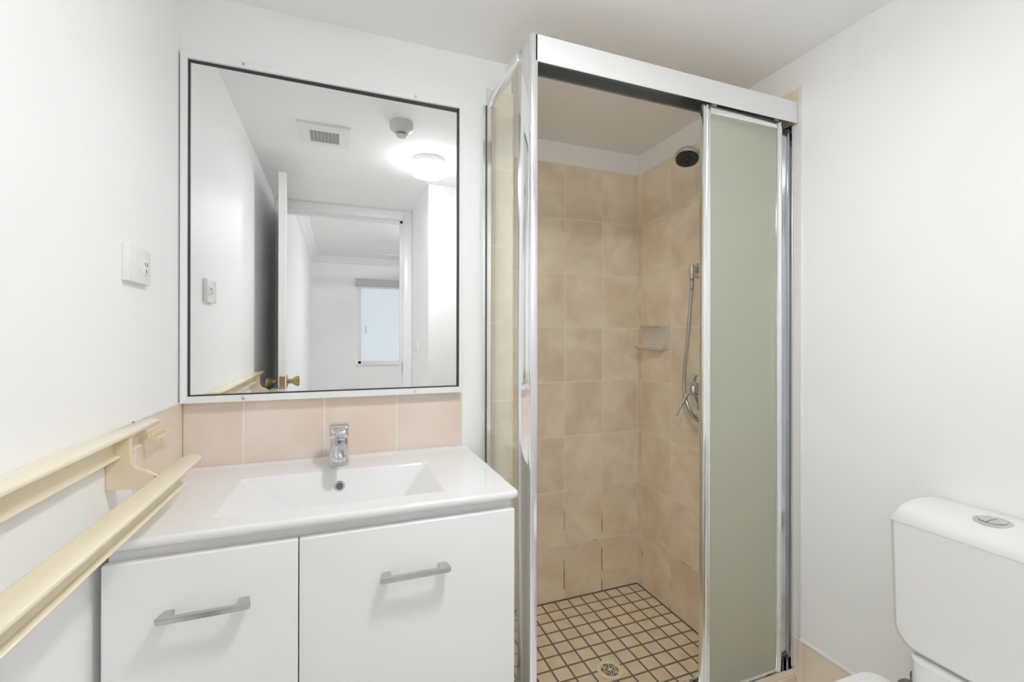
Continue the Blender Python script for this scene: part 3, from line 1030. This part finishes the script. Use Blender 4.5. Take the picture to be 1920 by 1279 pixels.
b = B(); lathe(b, [(0.0, 0.0), (0.008, 0.0), (0.008, 0.012), (0.019, 0.020), (0.020, 0.034), (0.016, 0.040), (0.0, 0.042)], (SRX - 0.008, SRY + 0.008, 1.690), (-0.72, 0.69, 0), 28)
finish('slider_knob', b, nickel, rl)
# hand shower
hs = thing('hand_shower', 'chrome hand shower with round dark nozzle face, high on the rail', 'shower head', (1.262, 1.262, 1.70))
HN = Vector((-0.36, -0.28, -0.89)).normalized()
HC_ = Vector((1.2180, 1.3560, 1.884))
b = B()
lathe(b, [(0.0, -0.034), (0.016, -0.033), (0.034, -0.026), (0.0445, -0.014), (0.0475, -0.005), (0.0475, 0.0), (0.043, 0.0035), (0.0, 0.0035)], HC_, HN, 44)
tube(b, smooth_path([HC_ - HN * 0.018 + Vector((0.012, -0.020, -0.002)), (1.250, 1.318, 1.893), (1.2635, 1.288, 1.850), (1.2655, 1.272, 1.790), (1.264, 1.268, 1.700), (1.263, 1.268, 1.660)], 6), lambda t: 0.0135 - 0.003 * abs(t - 0.3), 20)
finish('handle', b, nickel, hs, sharp=50)
b = B()
lathe(b, [(0.0, 0.003), (0.0415, 0.003), (0.0415, 0.0045), (0.038, 0.006), (0.026, 0.0065), (0.0245, 0.005), (0.0, 0.0055)], HC_, HN, 44)
u_, v_ = frame_basis(HN)
for rr_, nn in ((0.034, 26), (0.0295, 22), (0.017, 12), (0.009, 7)):
    for k in range(nn):
        a = 2 * PI * k / nn
        c0 = HC_ + (u_ * math.cos(a) + v_ * math.sin(a)) * rr_
        lathe(b, [(0.0015, 0.004), (0.0011, 0.0085), (0.0, 0.0086)], c0, HN, 6)
face_m = pmat('dark_nozzle_rubber', (0.055, 0.055, 0.058), 0.4, 0.2, noise=0.3, nscale=120)
finish('nozzle_face', b, face_m, hs)
b = B(); lathe(b, [(0.0415, 0.003), (0.0445, 0.003), (0.0445, 0.0052), (0.042, 0.0062), (0.0405, 0.0052), (0.0405, 0.003)], HC_, HN, 44)
finish('face_ring', b, chrome, hs)
# hose
hpts = [(XR - 0.040, 1.4350, 1.4440), (XR - 0.040, 1.436, 1.410), (XR - 0.040, 1.441, 1.360), (XR - 0.038, 1.462, 1.190), (XR - 0.036, 1.480, 1.080), (XR - 0.035, 1.484, 1.010), (XR - 0.037, 1.470, 0.950), (XR - 0.042, 1.440, 0.905),
        (XR - 0.048, 1.405, 0.885), (XR - 0.055, 1.362, 0.882), (XR - 0.062, 1.315, 0.910), (XR - 0.072, 1.285, 0.980), (XR - 0.080, 1.272, 1.10), (XR - 0.086, 1.268, 1.30), (XR - 0.090, 1.268, 1.55), (1.2635, 1.268, 1.661)]
sph = smooth_path(hpts, 34)
b = B()
tube(b, sph, 0.0066, 12)
ring_n = len(sph)
vv_ = b.verts[:]
for i in range(ring_n):
    if i % 2:
        c0 = sph[i]
        for q in vv_[i * 12:(i + 1) * 12]:
            q.co = c0 + (q.co - c0) * 1.14
hose = tag(finish('shower_hose', b, nickel, sharp=80), 'ribbed metal shower hose looping down from the wall outlet past the mixer', 'hose')
# mixer
MY, MZ = 1.4250, 0.980
mx = thing('shower_mixer', 'chrome shower mixer with round plate and lever low on the shower wall', 'mixer tap', (XR, MY, MZ))
b = B()
pp = []
for k in range(48):
    a = 2 * PI * k / 48
    e = 0.72
    cxk, sxk = math.cos(a), math.sin(a)
    pp.append((MY + 0.084 * math.copysign(abs(cxk) ** e, cxk), MZ - 0.008 + 0.086 * math.copysign(abs(sxk) ** e, sxk)))
rings = []
for d_, s_ in ((-0.0005, 1.0), (0.004, 1.0), (0.0075, 0.94), (0.0085, 0.55), (0.0085, 0.40)):
    rings.append([(XR - d_, MY + (p - MY) * s_, MZ + (q - MZ) * s_) for p, q in pp])
loft(b, rings)
finish('plate', b, chrome, mx, sharp=40)
b = B(); lathe(b, [(0.0, 0.006), (0.032, 0.006), (0.032, 0.020), (0.026, 0.024), (0.026, 0.042), (0.0245, 0.052), (0.016, 0.060), (0.0, 0.062)], (XR, MY + 0.004, MZ + 0.018), (-1, 0, 0), 36)
finish('knob', b, chrome, mx, sharp=50)
b = B(); tube(b, smooth_path([(XR - 0.045, MY + 0.018, MZ + 0.010), (XR - 0.052, MY + 0.040, MZ - 0.035), (XR - 0.058, MY + 0.062, MZ - 0.075), (XR - 0.060, MY + 0.072, MZ - 0.098)], 5), lambda t: 0.0085 - 0.003 * t, 14, flat=0.6)
finish('lever', b, chrome, mx)
# soap dish
sd = thing('soap_dish', 'beige ceramic scoop-shaped soap dish on the shower wall near the corner', 'soap dish', (XR, 1.72, 1.16))
b = B(); box(b, XR - 0.008, XR + 0.0002, 1.6120, 1.7600, 1.150, 1.2580, 0.004, 3); finish('wall_plate', b, soapc, sd)
b = B()
inner = [(0.046, 0.106), (0.036, 0.101), (0.026, 0.088), (0.019, 0.070), (0.017, 0.052), (0.021, 0.035), (0.032, 0.022), (0.050, 0.016), (0.066, 0.0165), (0.080, 0.019)]
outer = [(0.082, 0.0140), (0.068, 0.0000), (0.050, -0.0070), (0.028, -0.0020), (0.011, 0.0180), (0.004, 0.0480), (0.004, 0.0720), (0.013, 0.0940), (0.026, 0.1080), (0.042, 0.1110)]
rings = []
for y, ft, fl, sz in ((1.6300, 0.62, 0.28, 0.86), (1.6325, 0.68, 0.34, 0.95), (1.6400, 0.76, 0.44, 0.99), (1.660, 0.86, 0.60, 1.0), (1.70, 0.95, 0.80, 1.0), (1.735, 1.0, 0.92, 1.0), (1.762, 1.05, 0.98, 0.98), (1.7680, 1.02, 0.98, 0.94)):
    r2 = []
    for p, q in inner + outer:
        k_ = (ft if q > 0.055 else fl)
        r2.append((XR - (0.012 + (p - 0.012) * k_ if p > 0.012 else p), y, 1.1520 + 0.050 + (q - 0.050) * sz))
    rings.append(r2)
loft(b, rings)
finish('dish', b, soapc, sd, sharp=60)
# floor drain
dcx, dcy = 0.9085, 1.3960
dn = thing('floor_drain', 'pale brass round floor drain with star-shaped grate in the mosaic', 'drain', (dcx, dcy, 0))
b = B()
rings = []
for r_, z_ in ((0.048, 0.0002), (0.048, 0.003), (0.0455, 0.004), (0.034, 0.004), (0.032, 0.0022), (0.032, 0.0003)):
    k_ = 10 if r_ > 0.044 else 10
    rings.append([(dcx + r_ * math.cos(2 * PI * (k + 0.5) / 20) * (1.0 if k % 2 else 1.0), dcy + r_ * math.sin(2 * PI * (k + 0.5) / 20), z_) for k in range(20)])
loft(b, rings, cap=False)
finish('rim', b, drainm, dn, sharp=30)
b = B(); lathe(b, [(0.032, 0.0003), (0.032, 0.0006), (0.0, 0.0006)], (dcx, dcy, 0.0), (0, 0, 1), 30)
finish('drain_hole', b, darkgrey, dn)
b = B()
for k in range(6):
    a = 2 * PI * k / 6 + 0.2
    rot = Matrix.Translation((dcx, dcy, 0)) @ Matrix.Rotation(a, 4, 'Z')
    q = B(); box(q, 0.004, 0.0325, -0.0017, 0.0017, 0.0008, 0.0036, 0.0006, 1); xf(q, rot)
    me = bpy.data.meshes.new('tmp'); q.to_mesh(me); q.free(); b.from_mesh(me); bpy.data.meshes.remove(me)
    a2 = a + PI / 6
    for s_ in (-1, 1):
        q = B(); box(q, -0.0012, 0.0012, 0, 0.0150, 0.0008, 0.0034, 0.0004, 1)
        xf(q, Matrix.Translation((dcx + 0.0165 * math.cos(a2), dcy + 0.0165 * math.sin(a2), 0)) @ Matrix.Rotation(a2 - PI / 2 + s_ * 0.62 + (0), 4, 'Z'))
        me = bpy.data.meshes.new('tmp'); q.to_mesh(me); q.free(); b.from_mesh(me); bpy.data.meshes.remove(me)
lathe(b, [(0.0, 0.0008), (0.006, 0.0008), (0.006, 0.0038), (0.0, 0.0042)], (dcx, dcy, 0), (0, 0, 1), 16)
finish('grate', b, drainm, dn)

# ================================================================== TOILET
tl = thing('toilet', 'white close-coupled toilet with dual-flush cistern against the right wall', 'toilet', (1.1, 0.50, 0))
TYC = 0.502
# pan
def dshape(xf_, xb, hw, n=20):
    pts = []
    for k in range(n + 1):
        t = -PI / 2 + PI * k / n
        pts.append((xf_ + hw * 1.15 - hw * 1.15 * math.cos(t), TYC + hw * math.sin(t)))
    pts += [(xb, TYC + hw), (xb, TYC - hw)]
    return pts


b = B()
rings = []
for z, f, bk, hw in ((0.0, 0.86, 1.16, 0.105), (0.05, 0.87, 1.16, 0.100), (0.16, 0.84, 1.17, 0.110), (0.28, 0.76, 1.18, 0.150), (0.36, 0.715, 1.18, 0.178), (0.392, 0.705, 1.18, 0.183), (0.400, 0.710, 1.178, 0.180)):
    rings.append([(p, q, z) for p, q in dshape(f, bk, hw)])
loft(b, rings)
# rear shelf that carries the cistern
rings = []
for z, x0, x1, hw in ((0.30, 1.14, 1.325, 0.10), (0.36, 1.14, 1.325, 0.105), (0.42, 1.16, 1.330, 0.115), (0.502, 1.165, 1.335, 0.120)):
    rings.append([(p, q, z) for p, q in rrect(x0, x1, TYC - hw, TYC + hw, 0.03, 4)])
loft(b, rings)
finish('pan', b, ceramic, tl, sharp=50)
# seat and lid
def lidring(s, z):
    pts = []
    n = 22
    hw = 0.187 * s
    x0 = 0.690 + 0.187 * (1 - s)
    x1 = 1.148 - 0.187 * (1 - s) * 0.5
    for k in range(n + 1):
        t = -PI / 2 + PI * k / n
        pts.append((x0 + hw * 1.2 - hw * 1.2 * math.cos(t), TYC + hw * math.sin(t), z))
    r_ = 0.035
    for a in range(7):
        t = math.radians(90 - 15 * a)
        pts.append((x1 - r_ + r_ * math.cos(t), TYC + hw * 0.975 - r_ + r_ * math.sin(t), z))
    for a in range(7):
        t = math.radians(0 - 15 * a)
        pts.append((x1 - r_ + r_ * math.cos(t), TYC - hw * 0.975 + r_ + r_ * math.sin(t), z))
    return pts


b = B(); loft(b, [lidring(0.98, 0.4005), lidring(1.0, 0.404), lidring(1.0, 0.414), lidring(0.985, 0.4185)]); finish('seat', b, plastic_w, tl, sharp=50)
b = B(); loft(b, [lidring(0.985, 0.4190), lidring(1.005, 0.4225), lidring(1.005, 0.4300), lidring(0.985, 0.4375), lidring(0.90, 0.4405), lidring(0.6, 0.4415)]); finish('seat_lid', b, plastic_w, tl, sharp=50)
# cistern body: rounded lower corners, chamfered front edge
b = B()
hwT, hwB, zt_, zb_ = 0.170, 0.163, 0.788, 0.500
R_ = 0.046
poly = [(TYC + hwT, zt_), (TYC - hwT, zt_)]
for a in range(9):
    t = math.radians(180 + 90 * a / 8)
    poly.append((TYC - hwB + R_ + R_ * math.cos(t), zb_ + R_ + R_ * math.sin(t)))
for a in range(9):
    t = math.radians(270 + 90 * a / 8)
    poly.append((TYC + hwB - R_ + R_ * math.cos(t), zb_ + R_ + R_ * math.sin(t)))
cz_ = 0.64
rings = []
for x, ins in ((1.352, 0.0), (1.206, 0.0), (1.202, 0.0008), (1.182, 0.0165), (1.1795, 0.0195)):
    rr2 = []
    for p, q in poly:
        dy_ = (p - TYC)
        sy_ = 1 - ins / 0.17
        sz_ = 1 - ins / 0.30 if q < zt_ - 1e-6 else 1
        rr2.append((x, TYC + dy_ * sy_, zt_ + (q - zt_) * sz_))
    rings.append(rr2)
loft(b, rings)
finish('cistern', b, plastic_w, tl, sharp=24)
# cistern lid: crowned, with slanted ends
b = B()
prof = [(1.353, 0.7885), (1.353, 0.818), (1.320, 0.8250), (1.280, 0.8280), (1.245, 0.8270), (1.218, 0.8225), (1.198, 0.8155), (1.186, 0.8065), (1.1795, 0.7985), (1.1785, 0.7885)]
rings = []
for dy, ix, iz in ((-0.171, 0.020, 0.010), (-0.1695, 0.013, 0.006), (-0.160, 0.004, 0.002), (-0.150, 0, 0), (-0.08, 0, 0), (0, 0, 0), (0.08, 0, 0), (0.150, 0, 0), (0.160, 0.004, 0.002), (0.1695, 0.013, 0.006), (0.171, 0.020, 0.010)):
    sgn = 1 if dy >= 0 else -1
    r2 = []
    for p, q in prof:
        k_ = (1.353 - p) / (1.353 - 1.1785)
        hz = (q - 0.7885)
        r2.append((p + ix * k_, TYC + dy - sgn * 0.35 * hz * (1 if abs(dy) > 0.155 else 0), q - iz * (hz / 0.046)))
    rings.append(r2)
loft(b, rings)
finish('cistern_lid', b, plastic_w, tl, sharp=35)
# flush button
fbx, fby, fbz = 1.252, 0.515, 0.8268
b = B(); lathe(b, [(0.0, -0.004), (0.0295, -0.004), (0.0295, 0.0008), (0.0275, 0.0022), (0.0235, 0.0026), (0.023, 0.0016), (0.0, 0.0016)], (fbx, fby, fbz), (-0.06, 0, 1), 40)
fb = finish('flush_button', b, plastic_g, tl)
fbm = pmat('satin_chrome_plastic', (0.62, 0.62, 0.61), 0.25, 0.6, noise=0.02)
fb.data.materials[0] = fbm
for s_ in (-1, 1):
    b = B()
    pts = []
    for k in range(17):
        t = math.radians(-90 + 180 * k / 16)
        pts.append((fbx + 0.0215 * math.sin(t), fby + s_ * (0.0012 + 0.0203 * math.cos(t))))
    prism(b, pts, 2, fbz + 0.001, fbz + 0.0042)
    finish('button_half', b, fbm, fb)
# inlet under the cistern and the stop valve on the wall
b = B()
lathe(b, [(0.0, 0.0), (0.011, 0.0), (0.011, 0.035), (0.0145, 0.037), (0.0145, 0.058), (0.009, 0.060), (0.009, 0.085), (0.0, 0.085)], (1.302, TYC + 0.140, 0.503), (0, 0, -1), 8)
finish('inlet_fitting', b, darkgrey, tl)
b = B(); tube(b, smooth_path([(1.302, TYC + 0.140, 0.405), (1.304, TYC + 0.145, 0.370), (1.318, TYC + 0.165, 0.345), (1.322, TYC + 0.18, 0.345)], 5), 0.006, 10)
finish('inlet_hose', b, nickel, tl)
sv = thing('stop_valve', 'grey metal stop valve on the wall below the toilet cistern', 'valve', (XRP, 0.690, 0.345))
b = B(); lathe(b, [(0.0, 0.0), (0.024, 0.0), (0.024, 0.003), (0.012, 0.008), (0.012, 0.045), (0.0, 0.045)], (XRP, 0.690, 0.345), (-1, 0, 0), 24); finish('valve_body', b, steel_d, sv)
b = B(); lathe(b, [(0.0, 0.0), (0.015, 0.0), (0.018, 0.006), (0.018, 0.018), (0.015, 0.022), (0.0, 0.022)], (XRP - 0.045, 0.690, 0.345), (-1, 0, 0), 12); finish('valve_knob', b, steel_d, sv)

# ================================================================== CEILING FITTINGS (seen in the mirror)
vn = thing('exhaust_vent', 'square white exhaust vent with small grey grille on the ceiling', 'vent', (-0.066, 0.585, HC))
vx0, vx1, vy0, vy1 = -0.170, 0.039, 0.481, 0.690
gx0, gx1, gy0, gy1 = -0.125, -0.0065, 0.517, 0.633
b = B()
zA, zB = HC - 0.010, HC
for x0, x1, y0, y1 in ((vx0, gx0, vy0, vy1), (gx1, vx1, vy0, vy1), (gx0, gx1, vy0, gy0), (gx0, gx1, gy1, vy1)):
    box(b, x0, x1, y0, y1, zA, zB)
finish('cover', b, plastic_w, vn)
b = B()
nsl = 18
for k in range(nsl):
    y = gy0 + (gy1 - gy0) * (k + 0.5) / nsl
    box(b, gx0, gx1, y - 0.0018, y + 0.0018, HC - 0.0085, HC - 0.003)
for k in range(1, 8):
    x = gx0 + (gx1 - gx0) * k / 8
    box(b, x - 0.0016, x + 0.0016, gy0, gy1, HC - 0.0095, HC - 0.003)
finish('grille', b, plank, vn)
b = B(); box(b, gx0, gx1, gy0, gy1, HC - 0.0025, HC - 0.0005); finish('grille_backing', b, steel_d, vn)

sm = thing('smoke_detector', 'small round pale smoke detector on the ceiling beside the lamp', 'smoke detector', (0.235, 0.815, HC))
b = B(); lathe(b, [(0.0, 0.0), (0.048, 0.0), (0.048, 0.026), (0.046, 0.029), (0.030, 0.040), (0.0, 0.040)], (0.235, 0.815, HC), (0, 0, -1), 40); finish('base', b, plastic_g, sm)
b = B(); lathe(b, [(0.0, 0.038), (0.027, 0.038), (0.027, 0.044), (0.0, 0.044)], (0.235, 0.815, HC), (0, 0, -1), 32)
lathe(b, [(0.0, 0.049), (0.022, 0.049), (0.022, 0.054), (0.018, 0.058), (0.0, 0.058)], (0.235, 0.815, HC), (0, 0, -1), 32); finish('sensor', b, plastic_g, sm)
b = B(); lathe(b, [(0.0, 0.044), (0.018, 0.044), (0.018, 0.049), (0.0, 0.049)], (0.235, 0.815, HC), (0, 0, -1), 24); finish('sensor_gap', b, dark, sm)

LX, LY = 0.415, 0.470
lt = thing('ceiling_light', 'lit round opal ceiling light seen in the mirror', 'ceiling light', (LX, LY, HC))
b = B(); lathe(b, [(0.0, 0.0), (0.078, 0.0), (0.080, 0.004), (0.080, 0.030), (0.0, 0.030)], (LX, LY, HC), (0, 0, -1), 48); finish('base', b, plastic_w, lt)
b = B(); lathe(b, [(0.0, 0.031), (0.083, 0.031), (0.084, 0.036), (0.084, 0.066), (0.080, 0.076), (0.070, 0.081), (0.0, 0.083)], (LX, LY, HC), (0, 0, -1), 48); finish('diffuser', b, lampm, lt)

# ================================================================== BEDROOM THINGS (seen through the doorway in the mirror)
bl = thing('roller_blind', 'rolled-up grey blind box above the bedroom window, seen in the mirror', 'blind', (0.7, BY, 1.98))
b = B(); box(b, WX0 - 0.03, WX1 + 0.03, BY + 0.001, BY + 0.09, 1.985, 2.085, 0.006, 2); finish('pelmet', b, blindm, bl)
b = B(); box(b, WX0 - 0.038, WX0 - 0.03, BY + 0.001, BY + 0.092, 1.982, 2.088, 0.002, 1); finish('end_cap', b, plastic_g, bl)
b = B(); box(b, WX0 - 0.01, WX1 + 0.01, BY + 0.03, BY + 0.045, 1.958, 1.985, 0.003, 2); finish('bottom_bar', b, plastic_w, bl)
fn = thing('ceiling_fan', 'pale ceiling fan blade in the bedroom, seen in the mirror by the door frame', 'fan', (1.02, -3.1, BZ))
b = B(); lathe(b, [(0.0, 0.0), (0.06, 0.0), (0.05, 0.04), (0.014, 0.05), (0.014, 0.09), (0.09, 0.10), (0.10, 0.13), (0.09, 0.19), (0.0, 0.20)], (1.02, -3.1, BZ), (0, 0, -1), 32); finish('motor', b, plastic_w, fn)
for k in range(4):
    b = B()
    pl_ = [(q[0], q[1]) for q in rrect(0.12, 0.625, -0.062, 0.062, 0.035, 6)]
    prism(b, pl_, 2, -0.003, 0.003)
    xf(b, Matrix.Translation((1.02, -3.1, BZ - 0.155)) @ Matrix.Rotation(PI + k * PI / 2 + 0.05, 4, 'Z') @ Matrix.Rotation(math.radians(9), 4, 'X'))
    finish('blade', b, blindm, fn)
bll = thing('bedroom_light', 'round lit bedroom ceiling light', 'ceiling light', (1.10, -2.3, BZ))
b = B(); lathe(b, [(0.0, 0.0), (0.15, 0.0), (0.15, 0.02), (0.0, 0.02)], (1.10, -2.3, BZ), (0, 0, -1), 40); finish('base', b, plastic_w, bll)
b = B(); lathe(b, [(0.0, 0.021), (0.145, 0.021), (0.13, 0.05), (0.08, 0.07), (0.0, 0.078)], (1.10, -2.3, BZ), (0, 0, -1), 40); finish('diffuser', b, bedlampm, bll)
